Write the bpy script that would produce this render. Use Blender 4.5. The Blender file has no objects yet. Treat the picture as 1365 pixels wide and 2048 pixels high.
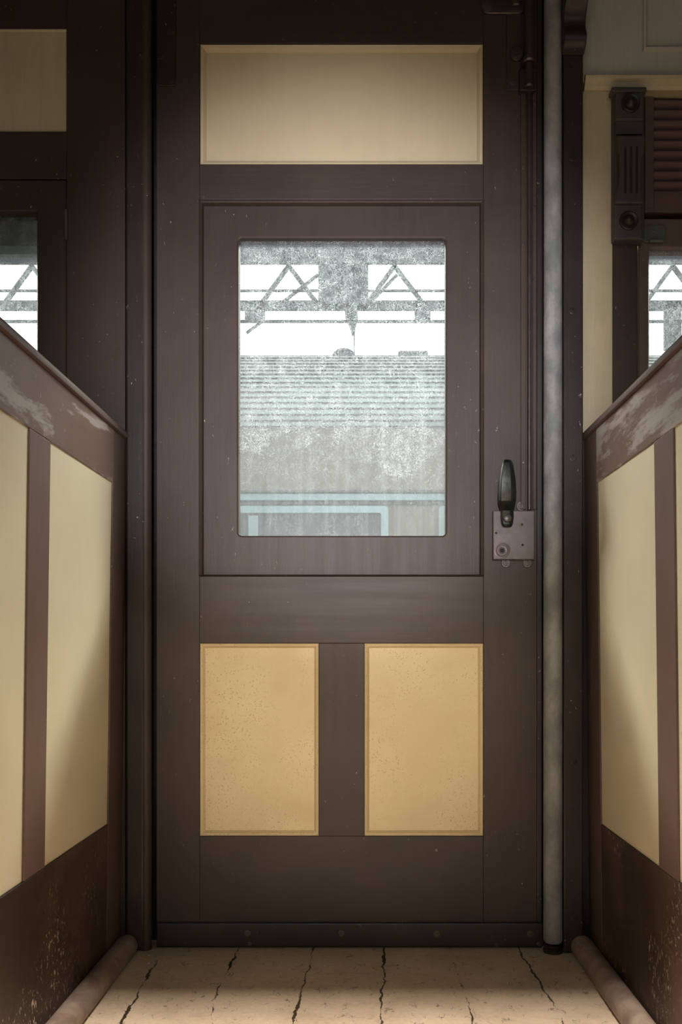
import bpy, bmesh, math, random
from mathutils import Vector, Matrix
random.seed(7)
S = bpy.context.scene
C = S.collection

# ------------------------------------------------------------------ camera
# world: x right, y away from the camera, z up.  Floor z = 0, door face y = 1.8
D = 1.8
CAMZ = 0.598
cam_d = bpy.data.cameras.new('camera'); cam = bpy.data.objects.new('camera', cam_d); C.objects.link(cam)
cam.location = (0, 0, CAMZ); cam.rotation_euler = (math.radians(90), 0, 0)
cam_d.sensor_fit = 'VERTICAL'; cam_d.sensor_height = 36; cam_d.lens = 1800/2048*36
cam_d.shift_x = (682.5-731)/2048; cam_d.shift_y = (1297-1024)/2048
cam_d.clip_start = 0.05
S.camera = cam

# ------------------------------------------------------------------ world and lights
vs = S.view_settings
vs.view_transform = 'Standard'; vs.look = 'None'; vs.gamma = 1; vs.use_curve_mapping = False
vs.exposure = 0.0
w = bpy.data.worlds.new('overcast_sky'); S.world = w; w.use_nodes = True
nt = w.node_tree; bg = nt.nodes['Background']
bg.inputs['Color'].default_value = (0.97, 0.985, 1.0, 1); bg.inputs['Strength'].default_value = 1.8
# a belt half way up the front sky is brightened to light the partitions
BELT = 6.0
_g = nt.nodes.new('ShaderNodeTexCoord'); _s = nt.nodes.new('ShaderNodeSeparateXYZ'); nt.links.new(_g.outputs['Generated'], _s.inputs[0])
def _ramp(src, stops):
    q = nt.nodes.new('ShaderNodeMapRange'); q.interpolation_type = 'SMOOTHSTEP'; nt.links.new(src, q.inputs['Value'])
    q.inputs['From Min'].default_value, q.inputs['From Max'].default_value = stops; return q.outputs[0]
def _mul(a, b, op='MULTIPLY'):
    q = nt.nodes.new('ShaderNodeMath'); q.operation = op
    for i_, v_ in enumerate((a, b)):
        if isinstance(v_, float): q.inputs[i_].default_value = v_
        else: nt.links.new(v_, q.inputs[i_])
    return q.outputs[0]
_b = _mul(_mul(_ramp(_s.outputs[2], (.46, .53)), _mul(1.0, _ramp(_s.outputs[2], (.62, .66)), 'SUBTRACT')), _ramp(_s.outputs[1], (0.0, .2)))
_c = nt.nodes.new('ShaderNodeMix'); _c.data_type = 'RGBA'; nt.links.new(_b, _c.inputs[0])
_c.inputs[6].default_value = (0.97, 0.985, 1.0, 1); _c.inputs[7].default_value = (BELT, BELT*.95, BELT*.84, 1)
nt.links.new(_c.outputs[2], bg.inputs['Color'])

def area(name, loc, target, sx, sy, power, col, spread=180):
    l = bpy.data.lights.new(name, 'AREA'); l.shape = 'RECTANGLE'; l.size = sx; l.size_y = sy
    l.energy = power; l.color = col; l.spread = math.radians(spread)
    o = bpy.data.objects.new(name, l); C.objects.link(o); o.location = loc
    o.rotation_euler = (Vector(target)-Vector(loc)).to_track_quat('-Z', 'Y').to_euler()
    return o
def spot(name, loc, target, power, col, ang, blend=1.0, r=.03):
    l = bpy.data.lights.new(name, 'SPOT'); l.energy = power; l.color = col; l.spot_size = math.radians(ang); l.spot_blend = blend
    l.shadow_soft_size = r
    o = bpy.data.objects.new(name, l); C.objects.link(o); o.location = loc
    o.rotation_euler = (Vector(target)-Vector(loc)).to_track_quat('-Z', 'Y').to_euler(); return o
# fill spots added behind the camera: cool window glow, warm low on the door
spot('cool_window_fill', (-0.05, -0.7, 0.85), (-0.045, 1.8, 1.18), 380, (0.90, 0.89, 1.0), 29)
spot('warm_door_fill', (-0.05, -0.7, 0.80), (-0.045, 1.8, 0.53), 118, (1.0, 0.88, 0.70), 23)
# spots added outside to throw slanting daylight through the door window onto the partitions
for sx_ in (-1, 1):
    for az_, sl_, pw_ in ((38, .68, 110), (50, .62, 130), (60, .58, 170), (69, .52, 330)):
        h_ = math.radians(az_)
        spot('slanting_daylight', (sx_*4.3*math.sin(h_), 1.84+4.3*math.cos(h_), 1.12+4.3*sl_), (0.0, 1.84, 1.12), pw_, (1.0, 0.96, 0.86), 15, .35, .35)
# wide soft lamp added to the daylight on the outer side of the carriage
area('platform_daylight', (0.0, 4.4, 3.6), (0.0, 1.84, 2.8), 11.0, 0.8, 1300, (1.0, 0.98, 0.93))
# high lamp added outside the rear opening, to light the floor
area('rear_floor_fill', (0.0, -3.5, 3.9), (0.0, 1.3, 0.0), 0.4, 0.16, 58, (1.0, 0.90, 0.80), 36)

# ------------------------------------------------------------------ helpers
def X(px, y=D): return (px-731)/1000*y/D
def Z(py, y=D): return CAMZ + (1297-py)/1000*y/D

def world_loc(o):
    v = Vector(o.location); p = o.parent
    while p: v += Vector(p.location); p = p.parent
    return v

def obj(name, bm, mat, parent=None, smooth=False):
    bmesh.ops.recalc_face_normals(bm, faces=bm.faces)
    xs = [v.co.x for v in bm.verts]; ys = [v.co.y for v in bm.verts]; zs = [v.co.z for v in bm.verts]
    org = Vector(((min(xs)+max(xs))/2, (min(ys)+max(ys))/2, min(zs)))
    bmesh.ops.translate(bm, verts=bm.verts, vec=-org)
    me = bpy.data.meshes.new(name); bm.to_mesh(me); bm.free()
    if smooth:
        me.polygons.foreach_set('use_smooth', [True]*len(me.polygons))
        me.set_sharp_from_angle(angle=math.radians(40))
    o = bpy.data.objects.new(name, me); C.objects.link(o)
    if mat: me.materials.append(mat)
    if parent:
        o.parent = parent; o.location = org - world_loc(parent)
    else: o.location = org
    return o

def tag(o, label=None, cat=None, group=None, kind=None):
    for k, v in (('label', label), ('category', cat), ('group', group), ('kind', kind)):
        if v: o[k] = v
    return o
def empty(name, loc, **k):
    o = bpy.data.objects.new(name, None); C.objects.link(o); o.location = loc; o.empty_display_size = .05
    return tag(o, **k)

def add_box(bm, x0, x1, y0, y1, z0, z1, bev=0.0015):
    x0, x1 = min(x0, x1), max(x0, x1); z0, z1 = min(z0, z1), max(z0, z1); y0, y1 = min(y0, y1), max(y0, y1)
    r = bmesh.ops.create_cube(bm, size=1)
    bmesh.ops.scale(bm, verts=r['verts'], vec=(x1-x0, y1-y0, z1-z0))
    bmesh.ops.translate(bm, verts=r['verts'], vec=((x0+x1)/2, (y0+y1)/2, (z0+z1)/2))
    if bev:
        es = list({e for v in r['verts'] for e in v.link_edges})
        bmesh.ops.bevel(bm, geom=es, offset=bev, segments=2, affect='EDGES', profile=.5)
def box(name, x0, x1, y0, y1, z0, z1, mat, parent=None, bev=0.0015):
    bm = bmesh.new(); add_box(bm, x0, x1, y0, y1, z0, z1, bev); return obj(name, bm, mat, parent)
def pbox(name, px0, px1, py0, py1, yf, th, mat, parent=None, bev=0.0015):
    """box whose front face lies at depth yf, outline given in photo measure at that depth"""
    return box(name, X(px0, yf), X(px1, yf), yf, yf+th, Z(py1, yf), Z(py0, yf), mat, parent, bev)

def rrect(x0, x1, z0, z1, r, n=5):
    pts = []
    for cx, cz, a in ((x1-r, z1-r, 0), (x0+r, z1-r, 90), (x0+r, z0+r, 180), (x1-r, z0+r, 270)):
        for i in range(n+1):
            t = math.radians(a+90*i/n); pts.append((cx+r*math.cos(t), cz+r*math.sin(t)))
    return pts
def rings(bm, loops, closed=True, cap=False):
    """bridge rounded rectangles (x0,x1,z0,z1,r,y); closed joins last to first, cap fills the last"""
    L = []
    for (x0, x1, z0, z1, r, y) in loops:
        L.append([bm.verts.new((a, y, b)) for a, b in rrect(min(x0, x1), max(x0, x1), min(z0, z1), max(z0, z1), max(r, 1e-4))])
    m = len(L); n = len(L[0])
    for i in range(m if closed else m-1):
        A, B = L[i], L[(i+1) % m]
        for j in range(n):
            bm.faces.new((A[j], A[(j+1) % n], B[(j+1) % n], B[j]))
    if cap: bm.faces.new(L[-1])
def add_lathe(bm, prof, c, axis='y', n=24):
    """prof: list of (radius, offset) along the axis"""
    L = []
    for r, o in prof:
        ring = []
        for i in range(n):
            t = 2*math.pi*i/n; a, b = r*math.cos(t), r*math.sin(t)
            if axis == 'y': p = (c[0]+a, c[1]+o, c[2]+b)
            elif axis == 'z': p = (c[0]+a, c[1]+b, c[2]+o)
            else: p = (c[0]+o, c[1]+a, c[2]+b)
            ring.append(bm.verts.new(p))
        L.append(ring)
    for A, B in zip(L, L[1:]):
        for j in range(n): bm.faces.new((A[j], A[(j+1) % n], B[(j+1) % n], B[j]))
    bm.faces.new(L[0]); bm.faces.new(L[-1])
def add_prism(bm, pts, axis, a0, a1):
    """extrude polygon pts along axis; 'x': pts=(y,z)  'y': pts=(x,z)"""
    def P(p, a): return (a, p[0], p[1]) if axis == 'x' else (p[0], a, p[1])
    A = [bm.verts.new(P(p, a0)) for p in pts]; B = [bm.verts.new(P(p, a1)) for p in pts]
    n = len(pts)
    for j in range(n): bm.faces.new((A[j], A[(j+1) % n], B[(j+1) % n], B[j]))
    bm.faces.new(A); bm.faces.new(B)

def screw(px, py, yf, r, mat, parent, ang=30, name='screw'):
    """round slotted screw head standing a little proud of the face at depth yf"""
    bm = bmesh.new(); c = Vector((X(px, yf), 0, Z(py, yf)))
    add_lathe(bm, [(r, 0.001), (r*1.02, -.0006), (r*.86, -.0010)], (c.x, yf, c.z), n=20)
    for s in (1, -1):
        pts = []
        for i in range(11):
            t = math.radians(12+156*i/10)
            pts.append((r*.86*math.cos(t), s*r*.86*math.sin(t)))
        a = math.radians(ang)
        pts = [(c.x+u*math.cos(a)-v*math.sin(a), c.z+u*math.sin(a)+v*math.cos(a)) for u, v in pts]
        add_prism(bm, pts, 'y', yf-.0022, yf-.0008)
    return obj(name, bm, mat, parent, smooth=True)

# ------------------------------------------------------------------ materials
def newmat(name):
    m = bpy.data.materials.new(name); m.use_nodes = True
    nt = m.node_tree; return m, nt, nt.nodes['Principled BSDF']
def N(nt, t, **k):
    n = nt.nodes.new(t)
    for a, b in k.items(): setattr(n, a, b)
    return n
def noise(nt, vec, scale, detail=5, rough=.55, dist=0):
    n = N(nt, 'ShaderNodeTexNoise'); n.inputs['Scale'].default_value = scale; n.inputs['Detail'].default_value = detail
    n.inputs['Roughness'].default_value = rough; n.inputs['Distortion'].default_value = dist
    nt.links.new(vec, n.inputs['Vector']); return n.outputs['Fac']
def ramp(nt, fac, stops):
    r = N(nt, 'ShaderNodeValToRGB'); e = r.color_ramp.elements
    while len(e) < len(stops): e.new(.5)
    for el, (p, c) in zip(e, stops):
        el.position = p; el.color = (c, c, c, 1) if isinstance(c, (int, float)) else (*c, 1)
    nt.links.new(fac, r.inputs['Fac']); return r.outputs['Color']
def mix(nt, fac, a, b, mode='MIX'):
    m = N(nt, 'ShaderNodeMix', data_type='RGBA', blend_type=mode)
    for sock, v in ((m.inputs[0], fac), (m.inputs[6], a), (m.inputs[7], b)):
        if isinstance(v, (int, float)): sock.default_value = v
        elif isinstance(v, tuple): sock.default_value = (*v, 1)
        else: nt.links.new(v, sock)
    return m.outputs[2]
def mth(nt, op, a, b=None, c=None):
    m = N(nt, 'ShaderNodeMath', operation=op)
    for s, v in zip(m.inputs, (a, b, c)):
        if v is None: continue
        if isinstance(v, (int, float)): s.default_value = v
        else: nt.links.new(v, s)
    return m.outputs[0]
def wpos(nt, sc=(1, 1, 1)):
    g = N(nt, 'ShaderNodeNewGeometry'); m = N(nt, 'ShaderNodeMapping'); m.inputs['Scale'].default_value = sc
    nt.links.new(g.outputs['Position'], m.inputs['Vector']); return m.outputs['Vector']
def bump(nt, bs, h, strength, dist=.002):
    b = N(nt, 'ShaderNodeBump'); b.inputs['Strength'].default_value = strength; b.inputs['Distance'].default_value = dist
    nt.links.new(h, b.inputs['Height']); nt.links.new(b.outputs['Normal'], bs.inputs['Normal'])

def paint(name, c1, c2, rough=.38, grain='v', chips=0.0, chip_col=(.42, .36, .3), scuff=None, bstr=.25, dark=None, gs=.6):
    """old gloss paint brushed along the grain; optional chips, scuffs"""
    m, nt, bs = newmat(name)
    sc = {'v': (1, 1, .06), 'h': (.06, .06, 1), 'y': (1, .06, 1), 'n': (1, 1, 1)}[grain]
    v = wpos(nt); vg = wpos(nt, sc)
    big = noise(nt, v, 4.5, 4, .6); gr = noise(nt, vg, 420, 4, .6); md = noise(nt, vg, 60, 5, .6)
    col = mix(nt, ramp(nt, big, [(.35, 0), (.65, 1)]), c1, c2)
    col = mix(nt, .2*gs, col, ramp(nt, md, [(.3, .35), (.7, .75)]), 'OVERLAY')
    col = mix(nt, .16*gs, col, ramp(nt, gr, [(.3, .3), (.7, .8)]), 'OVERLAY')
    if scuff:
        amt, sccol, dirscale = scuff
        a = noise(nt, wpos(nt, dirscale), 9, 6, .62, .4)
        b = noise(nt, wpos(nt, dirscale), 70, 4, .7)
        s = mth(nt, 'ADD', a, mth(nt, 'MULTIPLY', mth(nt, 'SUBTRACT', b, .5), .18))
        col = mix(nt, ramp(nt, s, [(.60-amt, 0), (.66-amt, .75), (.75-amt, .9)]), col, sccol)
    if dark:
        d = noise(nt, v, 2.2, 4, .6, .3)
        col = mix(nt, ramp(nt, d, [(.40, 0), (.60, dark)]), col, (.02, .012, .008))
    if chips:
        c = noise(nt, wpos(nt, (1, 1, .6)), 150, 3, .6, .5); k = noise(nt, v, 5, 3, .5)
        cm = mth(nt, 'MULTIPLY', ramp(nt, c, [(.70-chips*.1, 0), (.73-chips*.1, 1)]), ramp(nt, k, [(.46, 0), (.6, 1)]))
        col = mix(nt, cm, col, chip_col)
    nt.links.new(col, bs.inputs['Base Color'])
    rr = ramp(nt, md, [(.2, rough-.03), (.8, rough+.06)]); nt.links.new(rr, bs.inputs['Roughness'])
    bs.inputs['Specular IOR Level'].default_value = .32
    bump(nt, bs, mth(nt, 'ADD', gr, mth(nt, 'MULTIPLY', md, 2.0)), bstr, .0006)
    return m
BR = ((.036, .023, .0165), (.050, .032, .023))
M = {}
M['brown'] = paint('brown_gloss_paint', *BR, rough=.50, chips=.02)
M['brown_h'] = paint('brown_gloss_paint_horizontal_grain', *BR, rough=.50, grain='h', chips=.02)
M['brown_dark'] = paint('dark_brown_paint', (.022, .015, .013), (.034, .024, .020), rough=.36, chips=.1)
M['brown_red'] = paint('red_brown_paint', (.105, .070, .058), (.13, .086, .072), rough=.42, chips=.1)
M['brown_red_low'] = paint('worn_red_brown_paint', (.085, .050, .037), (.11, .066, .049), rough=.45, chips=1.0, dark=.8)
M['brown_worn'] = paint('rubbed_red_brown_paint', (.15, .095, .076), (.18, .115, .092), rough=.34, grain='y', chips=.3,
                        scuff=(.10, (.42, .37, .34), (1, .35, 1.6)))
M['brown_stile'] = paint('rubbed_brown_stile_paint', (.13, .080, .066), (.16, .10, .085), rough=.38,
                        scuff=(-.05, (.36, .30, .27), (1.2, 1.2, .4)))
M['cream'] = paint('cream_paint', (.50, .40, .24), (.55, .445, .27), rough=.5, bstr=.08, gs=.2)
M['cream_side'] = paint('cream_partition_paint', (.63, .55, .385), (.68, .60, .42), rough=.45, bstr=.05, gs=.15)
M['cream_old'] = paint('cracked_cream_paint', (.42, .35, .21), (.48, .40, .25), rough=.5, bstr=.3)
M['pale'] = paint('pale_grey_cream_paint', (.37, .355, .28), (.42, .40, .32), rough=.5, bstr=.2)
M['shutter'] = paint('maroon_shutter_paint', (.095, .054, .046), (.125, .074, .064), rough=.6, grain='h', bstr=.5)
M['bracket'] = paint('dull_grey_brown_paint', (.050, .042, .038), (.066, .056, .050), rough=.45)

def speckled_cream():
    m = paint('speckled_cream_paint', (.57, .43, .24), (.63, .49, .285), rough=.42, bstr=.05, gs=.15)
    nt = m.node_tree; bs = nt.nodes['Principled BSDF']
    src = bs.inputs['Base Color'].links[0].from_socket
    v = wpos(nt)
    vo = N(nt, 'ShaderNodeTexVoronoi'); vo.inputs['Scale'].default_value = 320; nt.links.new(wpos(nt, (1, 1, .7)), vo.inputs['Vector'])
    dots = ramp(nt, vo.outputs['Distance'], [(.18, 1), (.36, 0)])
    area_ = ramp(nt, noise(nt, v, 9, 4, .6), [(.38, 0), (.60, 1)])
    pick = ramp(nt, noise(nt, v, 150, 2, .5), [(.47, 0), (.55, 1)])
    f = mth(nt, 'MULTIPLY', mth(nt, 'MULTIPLY', dots, area_), pick)
    col = mix(nt, mth(nt, 'MULTIPLY', f, .75), src, (.22, .14, .06))
    st = ramp(nt, noise(nt, v, 6, 4, .6, .6), [(.5, 0), (.75, .35)])
    col = mix(nt, st, col, (.46, .30, .15))
    nt.links.new(col, bs.inputs['Base Color'])
    return m
M['cream_low'] = speckled_cream()

def metal(name, col, rough, metallic=.8, bs_=.3, sc=90):
    m, nt, bs = newmat(name); v = wpos(nt)
    n = noise(nt, v, sc, 5, .6); n2 = noise(nt, v, 18, 4, .6)
    nt.links.new(mix(nt, ramp(nt, n2, [(.35, 0), (.65, 1)]), tuple(c*.7 for c in col), col), bs.inputs['Base Color'])
    nt.links.new(ramp(nt, n, [(.3, rough-.08), (.7, rough+.1)]), bs.inputs['Roughness'])
    bs.inputs['Metallic'].default_value = metallic
    bump(nt, bs, n, bs_, .0006); return m
M['handle'] = metal('dark_bronze', (.065, .068, .06), .36, .9, .1)
M['rod'] = metal('painted_steel_rod', (.06, .045, .040), .35, .35)
M['lock'] = metal('worn_painted_lock', (.105, .078, .068), .42, .25, .5, 60)
M['screw'] = metal('painted_screw', (.085, .065, .056), .38, .3)
M['latch'] = metal('green_grey_latch', (.12, .12, .10), .45, .4)
M['black'] = metal('black_recess_shade', (.008, .007, .006), .8, 0)  # black colour stands in for the shade inside gaps, holes and grooves

def pole_mat():
    m, nt, bs = newmat('grey_rubber_sleeve'); v = wpos(nt)
    a = noise(nt, wpos(nt, (1, 1, .55)), 26, 4, .55); b = noise(nt, v, 160, 4, .6)
    col = mix(nt, ramp(nt, a, [(.38, 0), (.66, 1)]), (.16, .158, .15), (.30, .288, .265))
    col = mix(nt, .25, col, ramp(nt, b, [(.3, .35), (.7, .7)]), 'OVERLAY')
    nt.links.new(col, bs.inputs['Base Color']); bs.inputs['Roughness'].default_value = .6
    bump(nt, bs, b, .2, .0008); return m
M['pole'] = pole_mat()

def skirting_mat():
    m, nt, bs = newmat('worn_floor_moulding_paint'); v = wpos(nt)
    a = noise(nt, v, 14, 6, .65, .5); b = noise(nt, wpos(nt, (1, .5, 1)), 60, 5, .6, .3)
    col = mix(nt, ramp(nt, a, [(.35, 0), (.55, 1)]), (.17, .12, .095), (.30, .23, .18))
    col = mix(nt, ramp(nt, b, [(.58, 0), (.64, .8)]), col, (.22, .115, .09))
    nt.links.new(col, bs.inputs['Base Color']); bs.inputs['Roughness'].default_value = .5
    bump(nt, bs, b, .35, .001); return m
M['skirt'] = skirting_mat()

def floor_mat():
    m, nt, bs = newmat('cracked_beige_floor_paint'); v = wpos(nt)
    sx = N(nt, 'ShaderNodeSeparateXYZ'); nt.links.new(v, sx.inputs[0])
    wob = noise(nt, v, 22, 6, .7); wob2 = noise(nt, v, 3.2, 3, .5)
    xx = mth(nt, 'ADD', sx.outputs[0], mth(nt, 'MULTIPLY', mth(nt, 'SUBTRACT', wob, .5), .022))
    xx = mth(nt, 'ADD', xx, mth(nt, 'MULTIPLY', mth(nt, 'SUBTRACT', wob2, .5), .05))
    fr = mth(nt, 'FRACT', mth(nt, 'DIVIDE', mth(nt, 'ADD', xx, 10*.142+.112), .142))
    dd = mth(nt, 'MULTIPLY', mth(nt, 'MINIMUM', fr, mth(nt, 'SUBTRACT', 1.0, fr)), .142)
    wid = mth(nt, 'MULTIPLY', ramp(nt, noise(nt, wpos(nt, (1, 1, 1)), 9, 4, .6), [(.40, 0), (.62, 1)]), .0030)
    seam = mth(nt, 'LESS_THAN', dd, wid)
    vo = N(nt, 'ShaderNodeTexVoronoi', feature='DISTANCE_TO_EDGE'); vo.inputs['Scale'].default_value = 34
    dv = N(nt, 'ShaderNodeMapping'); dv.inputs['Scale'].default_value = (1.5, .75, 1); nt.links.new(v, dv.inputs['Vector'])
    ad = N(nt, 'ShaderNodeVectorMath', operation='ADD')
    nz = N(nt, 'ShaderNodeTexNoise'); nz.inputs['Scale'].default_value = 30; nt.links.new(v, nz.inputs['Vector'])
    sc_ = N(nt, 'ShaderNodeVectorMath', operation='SCALE'); sc_.inputs['Scale'].default_value = .05
    nt.links.new(nz.outputs['Color'], sc_.inputs[0]); nt.links.new(dv.outputs[0], ad.inputs[0]); nt.links.new(sc_.outputs[0], ad.inputs[1])
    nt.links.new(ad.outputs[0], vo.inputs['Vector'])
    hair = mth(nt, 'MULTIPLY', mth(nt, 'LESS_THAN', vo.outputs['Distance'], .022),
               ramp(nt, noise(nt, v, 42, 3, .6), [(.54, 0), (.6, 1)]))
    crack = mth(nt, 'MAXIMUM', seam, mth(nt, 'MULTIPLY', hair, .65))
    big = noise(nt, v, 8, 6, .65, .3); fine = noise(nt, v, 120, 5, .65)
    col = mix(nt, ramp(nt, big, [(.35, 0), (.65, 1)]), (.40, .31, .22), (.50, .40, .29))
    col = mix(nt, ramp(nt, noise(nt, wpos(nt, (.7, 1.6, 1)), 16, 5, .7, 1.2), [(.56, 0), (.68, .45)]), col, (.30, .215, .14))
    col = mix(nt, .3, col, ramp(nt, fine, [(.3, .35), (.7, .7)]), 'OVERLAY')
    col = mix(nt, crack, col, (.035, .022, .014))
    nt.links.new(col, bs.inputs['Base Color']); bs.inputs['Roughness'].default_value = .55
    h = mth(nt, 'SUBTRACT', mth(nt, 'ADD', big, mth(nt, 'MULTIPLY', fine, .3)), crack)
    bump(nt, bs, h, .5, .003); return m
M['floor'] = floor_mat()

def glass_mat(name, film, worm):
    """old pane: clear glass under a film of dust with fine etched curls and drips"""
    m = bpy.data.materials.new(name); m.use_nodes = True; nt = m.node_tree; nt.nodes.clear()
    out = N(nt, 'ShaderNodeOutputMaterial'); v = wpos(nt)
    tr = N(nt, 'ShaderNodeBsdfTransparent'); tr.inputs[0].default_value = (.95, .98, .97, 1)
    gl = N(nt, 'ShaderNodeBsdfGlossy'); gl.inputs['Roughness'].default_value = .03; gl.inputs[0].default_value = (1, 1, 1, 1)
    lay = N(nt, 'ShaderNodeLayerWeight'); lay.inputs['Blend'].default_value = .5
    fres = mth(nt, 'ADD', mth(nt, 'MULTIPLY', mth(nt, 'POWER', lay.outputs['Facing'], 5.0), .9), .04)
    ms = N(nt, 'ShaderNodeMixShader'); nt.links.new(fres, ms.inputs[0]); nt.links.new(tr.outputs[0], ms.inputs[1]); nt.links.new(gl.outputs[0], ms.inputs[2])
    tl = N(nt, 'ShaderNodeBsdfTranslucent'); tl.inputs[0].default_value = (.30, .33, .34, 1)
    df = N(nt, 'ShaderNodeBsdfDiffuse'); df.inputs[0].default_value = (.6, .62, .6, 1)
    md = N(nt, 'ShaderNodeMixShader'); md.inputs[0].default_value = .35
    nt.links.new(tl.outputs[0], md.inputs[1]); nt.links.new(df.outputs[0], md.inputs[2])
    n1 = noise(nt, v, 115, 2, .5, 2.6)
    wm = ramp(nt, mth(nt, 'ABSOLUTE', mth(nt, 'SUBTRACT', n1, .5)), [(.012, 1), (.045, 0)])
    sep = N(nt, 'ShaderNodeSeparateXYZ'); nt.links.new(v, sep.inputs[0])
    hgt = ramp(nt, mth(nt, 'ADD', sep.outputs[2], mth(nt, 'MULTIPLY', mth(nt, 'SUBTRACT', noise(nt, v, 7, 4, .6), .5), .5)),
               [(.78, .10), (1.0, .45), (1.22, 1)])
    patch = ramp(nt, noise(nt, v, 40, 4, .6), [(.35, .25), (.65, 1)])
    drip = ramp(nt, noise(nt, wpos(nt, (1, 1, .04)), 60, 3, .6), [(.45, 0), (.7, .16)])
    f = mth(nt, 'ADD', film, mth(nt, 'MULTIPLY', mth(nt, 'MULTIPLY', mth(nt, 'MULTIPLY', wm, patch), hgt), worm))
    f = mth(nt, 'ADD', f, mth(nt, 'MULTIPLY', drip, .4))
    mm = N(nt, 'ShaderNodeMixShader'); nt.links.new(f, mm.inputs[0]); nt.links.new(ms.outputs[0], mm.inputs[1]); nt.links.new(md.outputs[0], mm.inputs[2])
    nt.links.new(mm.outputs[0], out.inputs[0]); return m
M['glass'] = glass_mat('dusty_door_glass', .035, .8)
M['glass_side'] = glass_mat('dusty_side_glass', .04, .75)

def plain(name, col, rough=.5, metallic=0, sc=6, var=.25):
    m, nt, bs = newmat(name); v = wpos(nt); n = noise(nt, v, sc, 5, .6)
    nt.links.new(mix(nt, ramp(nt, n, [(.35, 0), (.65, 1)]), tuple(c*(1-var) for c in col), col), bs.inputs['Base Color'])
    bs.inputs['Roughness'].default_value = rough; bs.inputs['Metallic'].default_value = metallic
    bump(nt, bs, n, .15); return m
M['teal'] = plain('pale_teal_train_paint', (.27, .38, .39), .4)
M['tan'] = plain('dusty_tan_train_panel', (.205, .175, .145), .5, sc=3, var=.15)
M['roofm'] = plain('pale_ribbed_roof', (.21, .245, .235), .5, sc=4, var=.15)
M['roofgap'] = plain('dark_roof_groove', (.10, .095, .085), .7)
M['darkwin'] = plain('dark_train_window', (.10, .11, .11), .75)
M['steel'] = plain('grey_canopy_steel', (.06, .068, .076), .6, sc=2)
M['ballast'] = plain('grey_track_bed', (.11, .10, .09), .9, sc=8)
M['blind'] = plain('grey_window_blind', (.10, .115, .12), .5)
M['blind_edge'] = plain('blue_grey_blind_edge', (.24, .28, .30), .45)
M['ceil'] = plain('dark_ceiling_paint', (.13, .10, .08), .6)
M['chip'] = plain('pale_paint_chip', (.5, .45, .38), .8, sc=60)

# ------------------------------------------------------------------ shell of the carriage
XL, XR = -1.55, 1.55
YB = -1.0
box('floor', XL, XR, YB, 1.92, -.05, 0, M['floor'], bev=0)['kind'] = 'structure'
box('ceiling', XL, XR, YB-.05, 1.88, 2.32, 2.36, M['ceil'], bev=0)['kind'] = 'structure'

# far wall of the carriage with an opening shaped for the floor light, and the two end walls
wb = bmesh.new()
add_box(wb, XL, -.8, YB-.05, YB, 0, 2.32, 0); add_box(wb, .8, XR, YB-.05, YB, 0, 2.32, 0); add_box(wb, -.8, .8, YB-.05, YB, 1.97, 2.32, 0); add_box(wb, -.8, .8, YB-.05, YB, 0, .75, 0)
obj('wall_back', wb, M['brown'])['kind'] = 'structure'
box('wall_end_left', XL-.05, XL, YB-.05, 1.86, 0, 2.36, M['brown'], bev=0)['kind'] = 'structure'
box('wall_end_right', XR, XR+.05, YB-.05, 1.86, 0, 2.36, M['brown'], bev=0)['kind'] = 'structure'

# ---- left carriage wall: frame members with a cream fascia panel above the window
wl = empty('wall_left', (-.8, 1.8, 0), kind='structure')
TOP = 2.32
YL = 1.80
def lw_box(name, px0, px1, py0, py1, mat, yf=YL, th=.05, bev=.0015): return pbox(name, px0, px1, py0, py1, yf, th, mat, wl, bev)
box('stile', X(133), X(250.5), YL, YL+.06, 0, TOP, M['brown'], wl)
box('rail', XL, X(133), YL+.0006, YL+.06, Z(357), Z(263), M['brown_h'], wl)
box('rail', XL, X(133), YL+.0006, YL+.06, Z(58), TOP, M['brown_h'], wl)
box('lower_boarding', XL, X(133), YL+.0006, YL+.06, 0, Z(1010), M['brown_h'], wl)
bm = bmesh.new(); rings(bm, [(XL, X(133), Z(263), Z(58), .001, YL+.0010), (XL+.004, X(130), Z(260), Z(61), .001, YL+.0045)], closed=False, cap=True)
tag(obj('fascia_panel', bm, M['cream_old'], wl), label='cream fascia panel')
for px, py in ((93, 64), (125, 160), (92, 254)):
    bm = bmesh.new(); add_lathe(bm, [(.005, .001), (.0048, -.0004)], (X(px), YL+.0045, Z(py)), n=16); obj('screw_plug', bm, M['cream_old'], wl, True)

box('back_board', XL, X(133)+.03, YL+.045, YL+.07, Z(357)-.001, TOP, M['brown_dark'], wl, 0)  # added behind the frame to block light leaks at its joints
# ---- left window: hinged sash
w1 = empty('window_1', (-.95, 1.8, Z(1010)), kind='structure')
bm = bmesh.new()
wx0, wx1, wz0, wz1 = -1.45, X(131.5), Z(1009), Z(358.5)
gx0, gx1, gz0, gz1 = -1.36, X(73), Z(930), Z(421)
rings(bm, [(wx0, wx1, wz0, wz1, .001, YL+.042), (wx0, wx1, wz0, wz1, .001, YL+.0035), (wx0+.002, wx1-.002, wz0+.002, wz1-.002, .001, YL+.0018),
           (gx0-.002, gx1+.002, gz0-.002, gz1+.002, .004, YL+.0018), (gx0, gx1, gz0, gz1, .003, YL+.004), (gx0, gx1, gz0, gz1, .003, YL+.042)])
obj('sash', bm, M['brown_h'], w1)
box('pane', gx0-.004, gx1+.004, YL+.026, YL+.029, gz0-.004, gz1+.004, M['glass_side'], w1, 0)
box('blind', gx0, gx1, YL+.044, YL+.056, Z(470), Z(405), M['blind'], w1)
box('blind_edge', gx0, gx1, YL+.044, YL+.060, Z(490), Z(471), M['blind_edge'], w1)
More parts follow.
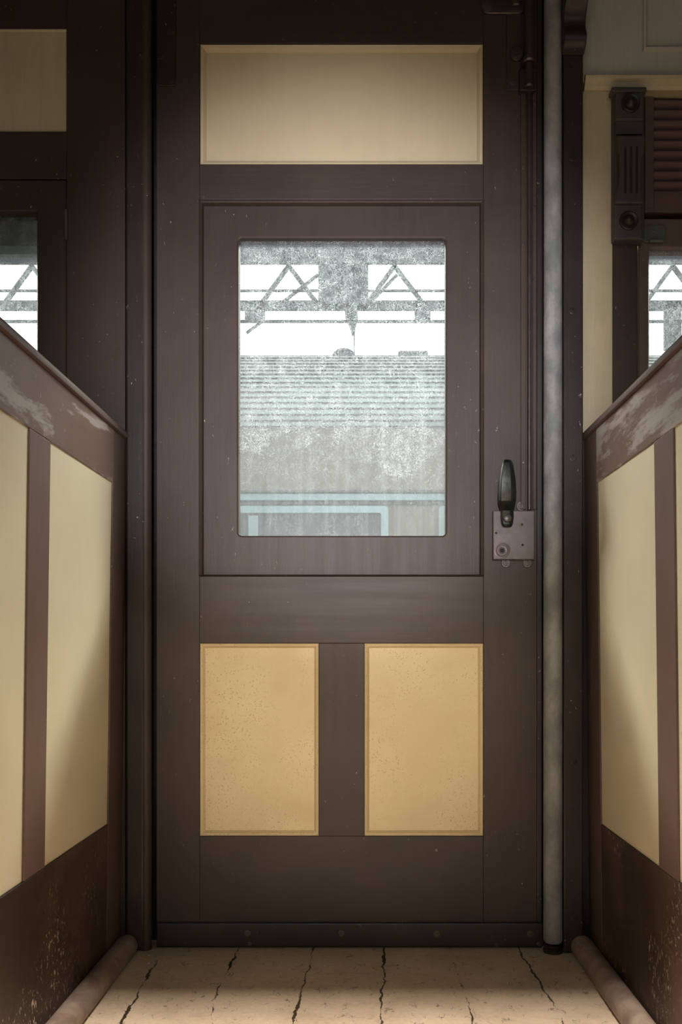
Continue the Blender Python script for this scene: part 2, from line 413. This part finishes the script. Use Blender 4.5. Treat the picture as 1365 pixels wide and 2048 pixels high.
hg = bmesh.new(); add_lathe(hg, [(.003, 0), (.0042, .001), (.0042, .061), (.003, .062)], (X(132.5), YL-.001, Z(482)), 'z', 14)
obj('hinge', hg, M['screw'], w1, True)

# ---- left post with round bead beside the door
lp = empty('trim_1', (X(275), 1.77, 0), kind='structure')
box('post', X(252.5, 1.78), X(288, 1.78), 1.778, 1.86, 0, TOP, M['brown_dark'], lp, .004)
bm = bmesh.new(); add_lathe(bm, [(.0115, 0), (.0115, TOP)], (X(289, 1.778), 1.790, 0), 'z', 28)
obj('bead', bm, M['brown'], lp, True)
box('gap_backing', X(243), X(318), 1.847, 1.90, 0, TOP, M['black'], lp, 0)  # added black backing for the gap's shade, blocks light from outside
# ---- right post between the pole and the right partition
rp = empty('trim_2', (X(1148), 1.77, 0), kind='structure')
box('post', X(1128, 1.765), X(1167.5, 1.765), 1.765, 1.86, 0, TOP, M['brown_dark'], rp, .003)
box('gap_backing', X(1086), X(1128), 1.83, 1.90, 0, TOP, M['black'], rp, 0)  # added black backing, the shade behind the pole put into its colour
for px, py, a in ((1146, 316, 20), (1146, 622, 80), (1147, 916, 90), (1147, 1220, 60), (1149, 1525, 10), (1151, 1838, 50)):
    screw(px, py, 1.765, .0062, M['brown_dark'], rp, a)
# ---- door frame head and threshold above/below the leaf
box('trim_3', X(313), X(1086), 1.80, 1.88, Z(-112), TOP, M['brown_h'])['kind'] = 'structure'

# ---- right carriage wall
wr = empty('wall_right', (.8, 1.8, 0), kind='structure')
YR = 1.80
box('upright_board', X(1150), X(1226), YR, YR+.06, 1.018, Z(183), M['cream_old'], wr)
box('lower_boarding', X(1150), X(1226), YR, YR+.06, 0, 1.018, M['brown_dark'], wr)
box('lower_boarding', X(1226), XR, YR+.0005, YR+.06, 0, Z(1010), M['brown_h'], wr)
box('fascia_board', X(1150), XR, YR-.004, YR+.06, Z(166), TOP, M['pale'], wr)
bm = bmesh.new()
zz = [(YR+.03, Z(184)), (YR-.006, Z(184)), (YR-.010, Z(179)), (YR-.012, Z(172)), (YR-.018, Z(168)), (YR-.019, Z(162)), (YR-.012, Z(157)), (YR+.03, Z(157))]
add_prism(bm, zz, 'x', X(1168), XR); tag(obj('moulding', bm, M['cream_old'], wr), label='greenish cream moulding')
bm = bmesh.new(); px0, pz0, pz1 = X(1284), Z(107), 2.25
rings(bm, [(px0, 1.3, pz0, pz1, .001, YR-.004), (px0+.002, 1.298, pz0+.002, pz1-.002, .001, YR-.010), (px0+.006, 1.294, pz0+.006, pz1-.006, .001, YR-.011),
           (px0+.009, 1.291, pz0+.009, pz1-.009, .001, YR-.006), (px0+.013, 1.287, pz0+.013, pz1-.013, .001, YR-.0048)], closed=True)
obj('panel_moulding', bm, M['pale'], wr)

# ---- right window: narrow upright, sash stile, glass
w2 = empty('window_2', (.9, 1.8, Z(1010)), kind='structure')
box('jamb', X(1226.5), X(1277.5), YR+.004, YR+.05, Z(1010), Z(480), M['brown'], w2, .002)
for py, a in ((492, 45), (676, 90)): screw(1255, py, YR+.004, .005, M['brown'], w2, a)
wx0, wx1, wz0, wz1 = X(1281), 1.45, Z(1008), Z(432)
gx0, gx1, gz0, gz1 = X(1303), 1.36, Z(930), Z(490)
bm = bmesh.new()
rings(bm, [(wx0, wx1, wz0, wz1, .001, YR+.050), (wx0, wx1, wz0, wz1, .001, YR+.0125), (wx0+.002, wx1-.002, wz0+.002, wz1-.002, .001, YR+.0105),
           (gx0-.002, gx1+.002, gz0-.002, gz1+.002, .003, YR+.0105), (gx0, gx1, gz0, gz1, .002, YR+.0125), (gx0, gx1, gz0, gz1, .002, YR+.050)])
obj('sash', bm, M['brown_red'], w2)
box('pane', gx0-.004, gx1+.004, YR+.028, YR+.031, gz0-.004, gz1+.004, M['glass_side'], w2, 0)
lt = bmesh.new()
rings(lt, [(X(1289), X(1334), Z(482), Z(448), .006, YR+.0103), (X(1289), X(1334), Z(482), Z(448), .006, YR+.006), (X(1290), X(1333), Z(481), Z(449), .005, YR+.005)], closed=False, cap=True)
add_box(lt, X(1300), X(1328), YR-.002, YR+.006, Z(483), Z(477), .002)
latch = tag(obj('latch_plate', lt, M['latch'], w2), label='grey green metal latch plate')
for px, py in ((1294, 453), (1327, 453), (1310, 462)): screw(px, py, YR+.005, .0032, M['latch'], latch, 40)

# ------------------------------------------------------------------ the door
dr = empty('door_1', (X(698), 1.82, 0.0), kind='structure')
Y0, TH = 1.80, .045
LX0, LX1 = 313, 1085
def dbox(name, a, b, c, d, mat, yf=Y0, th=TH, bev=.0012): return pbox(name, a, b, c, d, yf, th, mat, dr, bev)
dbox('stile', LX0, 399.5, -110, 1896, M['brown']); dbox('stile', 967.5, 1075, -110, 1896, M['brown'])
dbox('edge_strip', 1074.8, LX1, -110, 1896, M['brown_dark'], Y0-.003, .047)
dbox('rail', 399.4, 967.6, -110, 87, M['brown_h']); dbox('rail', 399.4, 967.6, 328, 399, M['brown_h'])
dbox('rail', 399.4, 967.6, 1152.5, 1286.5, M['brown_h']); dbox('rail', 399.4, 967.6, 1672.5, 1896, M['brown_h'])
dbox('muntin', 638, 729.5, 1286.4, 1672.6, M['brown'])
def panel(a, b, c, d, mat, w=9, name='panel'):
    x0, x1, z0, z1 = X(a), X(b), Z(d), Z(c); w /= 1000
    bm = bmesh.new()
    rings(bm, [(x0, x1, z0, z1, .0004, Y0+.020), (x0, x1, z0, z1, .0004, Y0+.0025), (x0+.0015, x1-.0015, z0+.0015, z1-.0015, .0004, Y0+.0010),
               (x0+w*.55, x1-w*.55, z0+w*.55, z1-w*.55, .0004, Y0+.0035), (x0+w, x1-w, z0+w, z1-w, .0004, Y0+.0105), (x0+w, x1-w, z0+w, z1-w, .0004, Y0+.020)])
    p = box(name, x0-.002, x1+.002, Y0+.0115, Y0+.024, z0-.002, z1+.002, mat, dr, 0)
    obj('beading', bm, mat, p)
    return p
tag(panel(400.5, 966.5, 87.5, 327.5, M['cream'], 11), label='wide cream upper panel')
tag(panel(400, 637.5, 1287, 1672, M['cream_low']), label='speckled cream lower panel')
tag(panel(730, 967, 1287, 1672, M['cream_low']), label='speckled cream lower panel')
# bead around the sash (round nosed on top and sides)
a, b, c, d = X(398), X(969), Z(1152), Z(400)
bm = bmesh.new()
rings(bm, [(a, b, c, d, .0005, Y0+.012), (a, b, c, d, .0005, Y0+.000), (a+.001, b-.001, c+.001, d-.001, .0005, Y0-.003), (a+.0035, b-.0035, c+.0015, d-.0035, .0005, Y0-.0045),
           (a+.0065, b-.0065, c+.0025, d-.0065, .0005, Y0-.002), (a+.0085, b-.0085, c+.0035, d-.0085, .0005, Y0+.006), (a+.0085, b-.0085, c+.0035, d-.0085, .0005, Y0+.012)])
obj('sash_bead', bm, M['brown'], dr)
# drop-light sash
a, b, c, d = X(403), X(962), Z(1151), Z(405)
bm = bmesh.new(); g = (X(475.5), X(893), Z(1070.5), Z(471.5))
rings(bm, [(a, b, c, d, .0005, Y0+.040), (a, b, c, d, .0005, Y0+.0085), (g[0]-.003, g[1]+.003, g[2]-.003, g[3]+.003, .010, Y0+.0085),
           (g[0], g[1], g[2], g[3], .008, Y0+.0105), (g[0], g[1], g[2], g[3], .008, Y0+.040)])
sash = obj('sash', bm, M['brown'], dr)
box('pane', g[0]-.004, g[1]+.004, Y0+.024, Y0+.028, g[2]-.004, g[3]+.004, M['glass'], sash, 0)
box('sash_stop', X(960.6), X(966), Y0+.004, Y0+.030, Z(1147), Z(409), M['brown_dark'], dr, .001)
# kick strip
kp = pbox('kick_strip', LX0, LX1+3, 1847, 1893, 1.789, .0105, M['brown_dark'], dr, .002)
kp['label'] = 'dark kick strip along the foot of the door'
for px, py, a_ in ((495, 1867, 70), (683, 1867, 60), (874, 1868, 10), (1061, 1868, 45)): screw(px, py, 1.789, .0062, M['screw'], kp, a_)
for px, py, a_ in ((500, 1888, 0), (993, 1889, 0), (1078, 1889, 0)): screw(px, py, 1.789, .0042, M['screw'], kp, a_)
# hinge plate, upper left
bm = bmesh.new(); rings(bm, [(X(314), X(353), Z(173), Z(-80), .006, Y0), (X(314), X(353), Z(173), Z(-80), .006, Y0-.0025), (X(315), X(352), Z(172), Z(-79), .005, Y0-.0033)], closed=False, cap=True)
hp = obj('hinge_plate', bm, M['brown_dark'], dr)
for px, py, a_ in ((340, 62, 80), (320, 112, 30), (342, 160, 50)): screw(px, py, Y0-.0033, .0068, M['brown_dark'], hp, a_)
# backing plate of the bolt, upper right
bp = pbox('bolt_plate', 1014, 1042, -80, 180, Y0-.0035, .0035, M['brown'], dr, .001)
for px, py, a_ in ((1027, 163, 20),): screw(px, py, Y0-.0035, .0072, M['screw'], bp, a_)
# strap at the top
bm = bmesh.new(); rings(bm, [(X(962), X(1052), Z(31), Z(-40), .015, Y0), (X(962), X(1052), Z(31), Z(-40), .015, Y0-.005), (X(963.5), X(1050), Z(29.5), Z(-38), .014, Y0-.0065)], closed=False, cap=True)
st = obj('bolt_strap', bm, M['rod'], dr, True)
screw(976, 14, Y0-.0065, .0085, M['screw'], st, 45)
bm = bmesh.new(); add_lathe(bm, [(.0115, 0), (.0115, -.004), (.009, -.007)], (X(1031), Y0-.0065, Z(8)), n=6); add_lathe(bm, [(.006, -.006), (.0055, -.011)], (X(1031), Y0-.0065, Z(8)), n=16)
obj('nut', bm, M['rod'], st)
# bolt barrel, collar, lower barrel, guide, rod
yb = Y0-.022
def cyl(name, px, py0, py1, r, y, mat, parent, n=28, ch=.0015):
    bm = bmesh.new(); z0, z1 = Z(py1, y), Z(py0, y)
    add_lathe(bm, [(r-ch, z0), (r, z0+ch), (r, z1-ch), (r-ch, z1)], (X(px, y), y, 0), 'z', n); return obj(name, bm, mat, parent, True)
bb = cyl('bolt_barrel', 1060, -80, 116, .0098, yb, M['rod'], dr)
cyl('collar', 1059, 114, 126, .0125, yb, M['rod'], bb, ch=.003)
cyl('bolt_tip', 1059, 126, 172, .0082, yb, M['rod'], bb, ch=.003)
cyl('collar', 1059, 164, 176, .0102, yb, M['rod'], bb, ch=.003)
bm = bmesh.new(); add_lathe(bm, [(.0035, 0), (.0035, .004)], (X(1061, yb), yb-.0118, Z(28, yb)), n=14); obj('barrel_hole', bm, M['black'], bb)
bm = bmesh.new(); add_lathe(bm, [(.0145, 0), (.0145, -.004), (.0125, -.006)], (X(1033), Y0-.0035, Z(112)), n=28); lug = obj('lug', bm, M['rod'], dr, True)
screw(1034, 112, Y0-.0095, .008, M['screw'], lug, 20)
gd = pbox('guide_block', 1040, 1073, 136, 181, Y0-.016, .016, M['brown_dark'], dr, .002)
rod = cyl('bolt_rod', 1059.5, 176, 1021, .0044, Y0-.008, M['rod'], dr)
st1 = dbox('channel_strip', 1042.5, 1052.5, 181, 1019, M['brown'], Y0-.006, .006, .001)
st2 = dbox('channel_strip', 1066.5, 1074, 181, 1019, M['brown'], Y0-.006, .006, .001)
for py in (336, 488, 925): screw(1047.5, py, Y0-.006, .0032, M['screw'], st1, 30)
for py in (254, 410, 560): screw(1070, py, Y0-.006, .0028, M['screw'], st2, 60)
# lock case
yl = Y0-.018
lk = pbox('lock_case', 987, 1070, 1021, 1119, yl, .018, M['lock'], dr, .0015)
lk['label'] = 'worn square lock case below the lever'
bm = bmesh.new(); c_ = (X(1005, yl), yl, Z(1101, yl))
n_ = 28
add_lathe(bm, [(.0165, 0), (.0165, -.0015), (.0135, -.0018), (.0128, -.0005), (.0115, -.0005), (.0105, -.003), (.0075, -.0035), (.0058, -.0028), (.0055, -.0005)], c_, n=n_)
kr = obj('keyhole_ring', bm, M['lock'], lk, True)
bm = bmesh.new(); add_lathe(bm, [(.0046, 0), (.0046, -.0012)], (c_[0], yl, c_[2]), n=16); obj('keyhole', bm, M['black'], kr)
for px, py in ((1045, 1049), (993, 1066), (1046, 1090)):
    bm = bmesh.new(); add_lathe(bm, [(.0024, 0), (.0022, -.0004)], (X(px, yl), yl, Z(py, yl)), n=14); obj('pin_hole', bm, M['black'], lk)
for px, py, s in ((1012, 1126, -1), (1055, 1126, -1), (1042, 1013, 1)):
    bm = bmesh.new(); zc = Z(py)
    rings(bm, [(X(px-9), X(px+9), zc-.010, zc+.010, .0085, Y0), (X(px-9), X(px+9), zc-.010, zc+.010, .0085, Y0-.003), (X(px-8), X(px+8), zc-.009, zc+.009, .0078, Y0-.004)], closed=False, cap=True)
    lg = obj('lug', bm, M['lock'], lk, True); screw(px, py, Y0-.004, .0055, M['screw'], lg, 90)
# lever handle: cranked tapering blade
st_ = [(1054, 7, 1.772, .004), (1049, 11, 1.770, .006), (1035, 13, 1.768, .006), (1022, 12.5, 1.764, .006), (1012, 15, 1.752, .008), (1003, 17, 1.744, .009), (985, 17.5, 1.738, .010),
       (960, 16, 1.735, .010), (940, 13, 1.735, .009), (926, 10.5, 1.736, .008), (920, 7, 1.737, .005)]
bm = bmesh.new(); L = []
for py, hw, y, t in st_:
    cx, z = X(1015 + (1-(py-920)/134)*.5, y), Z(py, y); hw = hw/1000
    ring = [(-hw, t*.4), (-hw, -t*.3), (-hw*.78, -t), (hw*.35, -t), (hw, -t*.2), (hw, t*.4)]
    L.append([bm.verts.new((cx+u, y+v, z)) for u, v in ring])
for A, B in zip(L, L[1:]):
    for j in range(6): bm.faces.new((A[j], A[(j+1) % 6], B[(j+1) % 6], B[j]))
bm.faces.new(L[0]); bm.faces.new(L[-1])
lv = obj('lever_handle', bm, M['handle'], dr, True)
bv = lv.modifiers.new('soft_edges', 'BEVEL'); bv.width = .0012; bv.segments = 2; bv.limit_method = 'ANGLE'; bv.angle_limit = math.radians(25)
bm = bmesh.new(); add_lathe(bm, [(.0085, .010), (.0085, -.004), (.007, -.0075), (.003, -.009)], (X(1015, 1.765), 1.765, Z(1037, 1.765)), n=24)
obj('pivot', bm, M['screw'], lv, True)
lv['label'] = 'dark bronze lever handle'

# ------------------------------------------------------------------ grey pole
py_ = 1.775
bm = bmesh.new(); r = .0187
add_lathe(bm, [(r-.003, Z(1884, py_)), (r, Z(1880, py_)), (r, Z(1500, py_)), (r*.985, Z(900, py_)), (r*.93, Z(200, py_)), (r*.92, TOP)], (X(1106.5, py_), py_, 0), 'z', 40)
pole = obj('grab_pole', bm, M['pole'], None, True)
tag(pole, 'round grey padded pole standing upright between the door edge and the right post', 'pole')
bm = bmesh.new(); add_lathe(bm, [(.0195, 0), (.0195, .006), (.012, .0095), (.012, .014)], (X(1106.5, py_), py_, 0), 'z', 28)
obj('foot', bm, M['brown_dark'], pole, True)

# ------------------------------------------------------------------ carved corbel and scroll bracket on the right
prof = [(1.7649, Z(112, 1.765)), (1.752, Z(107, 1.765)), (1.742, Z(100, 1.765)), (1.738, Z(90, 1.765)), (1.738, Z(82, 1.765)), (1.744, Z(72, 1.765)), (1.748, Z(62, 1.765)),
        (1.747, Z(52, 1.765)), (1.741, Z(40, 1.765)), (1.730, Z(30, 1.765)), (1.716, Z(20, 1.765)), (1.706, Z(8, 1.765)), (1.700, Z(-6, 1.765)), (1.700, Z(-20, 1.765)), (1.705, Z(-40, 1.765)), (1.700, Z(-80, 1.765)),
        (1.67, Z(-140, 1.765)), (1.60, Z(-220, 1.765)), (1.60, Z(-240, 1.765)), (1.7649, Z(-240, 1.765))]
bm = bmesh.new(); add_prism(bm, prof, 'x', X(1127, 1.75), X(1172, 1.75))
cb = obj('corbel', bm, M['brown_dark'], None, True)
bv = cb.modifiers.new('soft_edges', 'BEVEL'); bv.width = .002; bv.segments = 2; bv.limit_method = 'ANGLE'; bv.angle_limit = math.radians(60)
tag(cb, 'glossy dark brown carved corbel at the top of the post right of the pole', 'corbel')

ybk = 1.782
br = empty('carved_bracket', (X(1258), 1.79, Z(482)), label='dark carved wooden bracket with round knobs and three grooves beside the shutter', cat='bracket')
box('back_board', X(1228, ybk), X(1290, ybk), ybk, YR+.012, Z(480, ybk), Z(183, ybk), M['bracket'], br, .002)
bm = bmesh.new(); add_box(bm, X(1224, 1.765), X(1295, 1.765), 1.765, 1.789, Z(183, 1.765), Z(173, 1.765), .003); obj('cap', bm, M['bracket'], br)
pbox('upper_block', 1232, 1289, 184, 240, ybk-.012, .012, M['bracket'], br, .003)
pbox('neck', 1233, 1287, 241, 268, ybk-.006, .006, M['bracket'], br, .002)
pbox('lower_block', 1229, 1286, 408, 478, ybk-.012, .012, M['bracket'], br, .003)
# fluted scroll: outline swells at top, waist, swells at the bottom; three flat black strips paint the shade of grooves
out = [(1235, 270), (1291, 270), (1292, 288), (1289, 305), (1285, 325), (1284, 350), (1285, 385), (1288, 406), (1231, 406), (1233, 390), (1239, 370), (1241, 345), (1240, 315), (1236, 290)]
bm = bmesh.new(); ys = ybk-.018
add_prism(bm, [(X(a, ys), Z(b, ys)) for a, b in out], 'y', ys, ybk)
fl = obj('fluted_scroll', bm, M['bracket'], br)
bv = fl.modifiers.new('soft_edges', 'BEVEL'); bv.width = .003; bv.segments = 3; bv.limit_method = 'ANGLE'; bv.angle_limit = math.radians(50)
for gx in (-10.5, 1, 12.5):
    bm = bmesh.new()
    rings(bm, [(X(1262+gx-2.4, ys), X(1262+gx+2.4, ys), Z(387, ys), Z(293, ys), .0022, ys+.002), (X(1262+gx-2.4, ys), X(1262+gx+2.4, ys), Z(387, ys), Z(293, ys), .0022, ys-.0004)], closed=False, cap=True)
    obj('groove_strip', bm, M['black'], fl)
for kx, ky in ((1262, 207), (1258, 442)):
    yk = ybk-.012; bm = bmesh.new()
    add_lathe(bm, [(.0185, 0), (.0185, -.003), (.0165, -.0045), (.0135, -.0035), (.011, -.003), (.0105, -.006), (.008, -.010), (.004, -.012), (.001, -.0125)], (X(kx, yk), yk, Z(ky, yk)), n=32)
    obj('knob', bm, M['brown_dark'], br, True)

# louvre shutter
sh = empty('louvre_shutter', (.9, 1.81, Z(425)), label='maroon louvred shutter above the right window', cat='shutter')
ysf = YR+.014
box('light_stop_panel', X(1200), 1.46, ysf+.031, ysf+.04, Z(434), Z(150), M['shutter'], sh, 0)  # added behind the slats to block light from outside
box('stile', X(1291, ysf), X(1309, ysf), ysf, ysf+.03, Z(424, ysf), Z(184, ysf), M['shutter'], sh)
box('stile', 1.40, 1.45, ysf, ysf+.03, Z(424, ysf), Z(184, ysf), M['shutter'], sh)
box('rail', X(1309, ysf), 1.40, ysf, ysf+.03, Z(424, ysf), Z(382, ysf), M['shutter'], sh)
for i in range(10):
    zc = Z(372-20.4*i, ysf); bm = bmesh.new()
    pts = [(ysf-.0005, zc+.0060), (ysf-.0005, zc+.0085), (ysf+.0045, zc+.0095), (ysf+.025, zc-.0125), (ysf+.021, zc-.0140)]
    add_prism(bm, pts, 'x', X(1309, ysf), 1.40); obj('slat', bm, M['shutter'], sh)

# ------------------------------------------------------------------ partitions
def partition(side, top, lean, label):
    """panelled partition running from the wall towards the camera; lean = outward drift per metre downwards"""
    s = side
    zt = 1.013
    def px(z): return s*(top + (zt-z)*lean)       # inner face x at height z
    T = .038; yw = 1.797
    root = empty('seat_partition', (s*(top+.02), 1.35, 0), label=label, cat='partition')
    def slab(name, y0, y1, z0, z1, d, mat, bev=.0012, parent=root):
        """slab with its inner face d inside the partition face, following the lean"""
        bm = bmesh.new(); add_box(bm, 0, T-2*d, y0, y1, z0, z1, bev)
        for v in bm.verts: v.co.x = px(v.co.z) + s*(d + v.co.x)
        return obj(name, bm, mat, parent)
    yn = .60
    # stiles: at the wall, between panels
    zr, zb = .912, .266
    Ys = [(1.797, 1.703), (1.366, 1.281), (.950, .865), (.66, yn)]
    slab('stile', Ys[0][1], Ys[0][0], .0, zt, .0, M['brown_red'])
    slab('top_rail', yn, Ys[0][1]-.0005, zr, zt, .0, M['brown_worn'])
    for a, b in Ys[1:]: slab('stile', b, a, zb, zr-.0005, .0, M['brown_stile'])
    for (a, _), (_, b) in zip(Ys[1:], Ys[:-1]):
        p = slab('cream_panel', a, b, zb, zr, .003, M['cream_side'], 0)
    slab('bottom_board', yn, Ys[0][1]-.0005, .0, zb-.0005, .0, M['brown_red_low'])
    # capping bead on the top edge
    bm = bmesh.new(); xi = px(zt)
    pr = [(-.007, -.004), (-.008, .002), (-.005, .008), (.0, .011), (T-.004, .011), (T+.004, .006), (T+.004, -.004)]
    A = [bm.verts.new((xi+s*u, yn-.01, zt+v+.0045)) for u, v in pr]; B = [bm.verts.new((xi+s*u, yw, zt+v+.0045)) for u, v in pr]
    n = len(pr)
    for j in range(n): bm.faces.new((A[j], A[(j+1) % n], B[(j+1) % n], B[j]))
    bm.faces.new(A); bm.faces.new(B)
    obj('cap_rail', bm, M['brown_red'], root, True)
    return root
pl = partition(-1, .476, .014, 'brown and cream panelled partition left of the door')
pr_ = partition(1, .437, .012, 'brown and cream panelled partition right of the door')
# small brown paint patch on the left cream panel
# ---- half-round floor mouldings along the partitions
def skirting(name, xc, y1, r):
    bm = bmesh.new(); L = []
    ys_ = [.55] + [y1-.02, y1-.008, y1-.002, y1]
    rs = [r, r, r*.93, r*.7, r*.3]
    for y, rr in zip(ys_, rs):
        L.append([bm.verts.new((xc+rr*math.cos(t), y, .0005+r*.55+max(-r*.55, rr*math.sin(t)))) for t in [2*math.pi*i/28 for i in range(28)]])
    for A, B in zip(L, L[1:]):
        for j in range(28): bm.faces.new((A[j], A[(j+1) % 28], B[(j+1) % 28], B[j]))
    bm.faces.new(L[0]); bm.faces.new(L[-1])
    o = obj(name, bm, M['skirt'], None, True); o['kind'] = 'structure'; return o
skirting('baseboard_left', -.4695, 1.782, .0225)
skirting('baseboard_right', .4255, 1.782, .0225)

# crumbs of paint by the foot of the left post
for i, (px, py, w_, l_) in enumerate(((296, 1927, .0045, .006), (261, 1936, .004, .011), (298, 1911, .003, .004))):
    y = D*598/(py-1297); x = (px-731)/1000*y/D
    bm = bmesh.new()
    pts = [(w_*math.cos(t)*random.uniform(.7, 1.1), l_*math.sin(t)*random.uniform(.7, 1.1)) for t in [2*math.pi*k/7 for k in range(7)]]
    A = [bm.verts.new((x+u, y+v, .0)) for u, v in pts]; B = [bm.verts.new((x+u*.8, y+v*.8, .002)) for u, v in pts]
    for j in range(7): bm.faces.new((A[j], A[(j+1) % 7], B[(j+1) % 7], B[j]))
    bm.faces.new(A); bm.faces.new(B)
    tag(obj('paint_chip', bm, M['chip']), ('pale paint chip on the floor in front of the left door post', 'long pale paint chip beside the end of the left floor moulding',
        'smallest pale paint chip at the very foot of the left door post')[i], 'paint chip', 'paint chips by the left post')

# ------------------------------------------------------------------ outside: the next train, station structure, track bed
box('ground', -14, 14, -14, 30, -1.1, -1.0, M['ballast'], bev=0)['kind'] = 'structure'
YT = 5.0
def TZ(py, y=YT): return Z(py, y)
tr = empty('railway_carriage', (0, YT+1.3, -1.0), label='pale teal and tan railway carriage with a ribbed roof on the next track', cat='train carriage')
x0, x1 = -5.5, 5.5
box('letterboard', x0, x1, YT, YT+2.6, TZ(980), TZ(856), M['tan'], tr, 0)
box('gutter', x0, x1, YT-.03, YT+.02, TZ(987), TZ(981), M['roofgap'], tr, .004)
box('waist_band', x0, x1, YT-.02, YT+.02, TZ(1002), TZ(988), M['teal'], tr, .004)
box('groove_strip', x0, x1, YT-.005, YT+.02, TZ(1009), TZ(1002.5), M['roofgap'], tr, 0)
box('side_lower', x0, x1, YT+.01, YT+2.6, -.2, TZ(1009), M['tan'], tr, 0)
box('underframe', x0, x1, YT+.2, YT+2.4, -1.0, -.2, M['roofgap'], tr, 0)
for k, (a, b) in enumerate(((-1500, -560), (-420, 180), (240, 777), (878, 1500), (1600, 2200))):
    bm = bmesh.new(); zt_, zb_ = TZ(1013), TZ(1300)
    rings(bm, [(X(a, YT), X(b, YT), zb_, zt_, .02, YT+.012), (X(a, YT), X(b, YT), zb_, zt_, .02, YT-.02), (X(a, YT)+.04, X(b, YT)-.04, zb_+.04, zt_-.038, .01, YT-.02), (X(a, YT)+.04, X(b, YT)-.04, zb_+.04, zt_-.038, .01, YT+.012)])
    f = obj('window_frame', bm, M['teal'], tr)
    box('pane', X(a, YT)+.03, X(b, YT)-.03, YT+.002, YT+.010, zb_+.03, zt_-.03, M['darkwin'], f, 0)
    if a == 240: box('window_bar', X(498, YT), X(517, YT), YT-.015, YT+.004, zb_+.04, TZ(1032), M['teal'], f, 0)
# roof: quarter curve with lengthwise ribs
lines = [855, 843, 831, 819, 807.5, 796.5, 786, 776, 767, 758.5, 750.5, 743, 736, 729.5, 723.5, 718, 713]
def roof_pt(py):
    t = (855-py)/(855-710)
    y = YT + 1.30*(1-math.cos(math.pi/2*t))*0.55
    return y, Z(py, y)
bm = bmesh.new(); pts = []
for a, b in zip(lines, lines[1:]):
    y, z = roof_pt(a); pts.append((y, z)); y2, z2 = roof_pt(b)
    g = .22
    pts.append((y-.015, z+.006)); pts.append((y+(y2-y)*(1-g)-.015, z+(z2-z)*(1-g))); pts.append((y+(y2-y)*(1-g)+.01, z+(z2-z)*(1-g)+.002))
ye, ze = roof_pt(711); pts += [(ye, ze), (YT+2.6, ze+.02), (YT+2.6, TZ(856)), (YT, TZ(856))]
add_prism(bm, pts, 'x', x0, x1); obj('ribbed_roof', bm, M['roofm'], tr)
for i, (a, b) in enumerate(zip(lines, lines[1:])):
    y, z = roof_pt(a); y2, z2 = roof_pt(b)
    bm = bmesh.new(); add_box(bm, x0, x1, y+(y2-y)*.80-.010, y+(y2-y)*.80+.03, z+(z2-z)*.80, z+(z2-z)*.98, 0)
    obj('roof_groove', bm, M['roofgap'], tr)
for a, b, t, dome in ((665, 711, 696, 1), (797, 857, 701, 0)):
    yv = YT+1.2; bm = bmesh.new()
    if dome:
        cx = (X(a, yv)+X(b, yv))/2; rr = (X(b, yv)-X(a, yv))/2; zb_ = Z(713, yv); h = Z(t, yv)-zb_
        pts = [(cx+rr*math.cos(q), zb_+h*math.sin(q)) for q in [math.pi*i/14 for i in range(15)]]
        add_prism(bm, pts, 'y', yv, yv+.4)
    else: add_box(bm, X(a, yv), X(b, yv), yv, yv+.4, Z(713, yv), Z(t, yv), .01)
    obj('roof_vent', bm, M['steel'], tr)

# station structure: lattice girder carried by a broad column
YG = 11.0
stn = empty('lattice_gantry', (0, YG, -1), label='grey lattice steel gantry with crossed braces standing beyond the next train', cat='gantry')
def gp(px, py): return X(px, YG), Z(py, YG)
def beam(name, a, b, c, d, y=YG, th=.05): return pbox(name, a, b, c, d, y, .05, M['steel'], stn, .01)
def diag(p, q, wpx, name='brace', y=YG+.05):
    (ax, az), (bx, bz) = gp(*p), gp(*q); v = Vector((bx-ax, bz-az)); n_ = Vector((-v.y, v.x)).normalized()*wpx/1000*YG/D/2
    bm = bmesh.new(); add_prism(bm, [(ax+n_.x, az+n_.y), (bx+n_.x, bz+n_.y), (bx-n_.x, bz-n_.y), (ax-n_.x, az-n_.y)], 'y', y, y+.04); obj(name, bm, M['steel'], stn)
beam('upper_girder', -300, 1700, 470, 527, th=.6)
beam('middle_beam', -300, 1700, 578, 582)
beam('lower_girder', -300, 1700, 600, 620, th=.5)
beam('bottom_beam', -300, 1700, 639, 644)
beam('column_block', 637, 737, 527, 608, YG-.1, .7)
bm = bmesh.new(); add_prism(bm, [gp(690, 618), gp(716, 618), gp(711, 640), gp(709, 655), gp(704, 655), gp(700, 640)], 'y', YG, YG+.3); obj('column_foot', bm, M['steel'], stn)
cyl('hanger', 709, 650, 716, .006, YG, M['steel'], stn, 10)
for cx, m in ((577, 1), (790, -1), (1003, 1), (364, -1), (1350, -1), (1216, 1), (60, 1), (150, -1)):
    diag((cx, 527), (cx-56, 604), 8); diag((cx, 527), (cx+58, 604), 8)
diag((636, 545), (560, 604), 5); diag((738, 604), (795, 545), 5)
beam('post', 490, 530, 600, 640); beam('post', 830, 862, 600, 640)
diag((522, 640), (492, 662), 4)
beam('post', 1330, 1365, 600, 700); beam('leg', -40, -20, 470, 1500); beam('leg', 1480, 1500, 470, 1500)
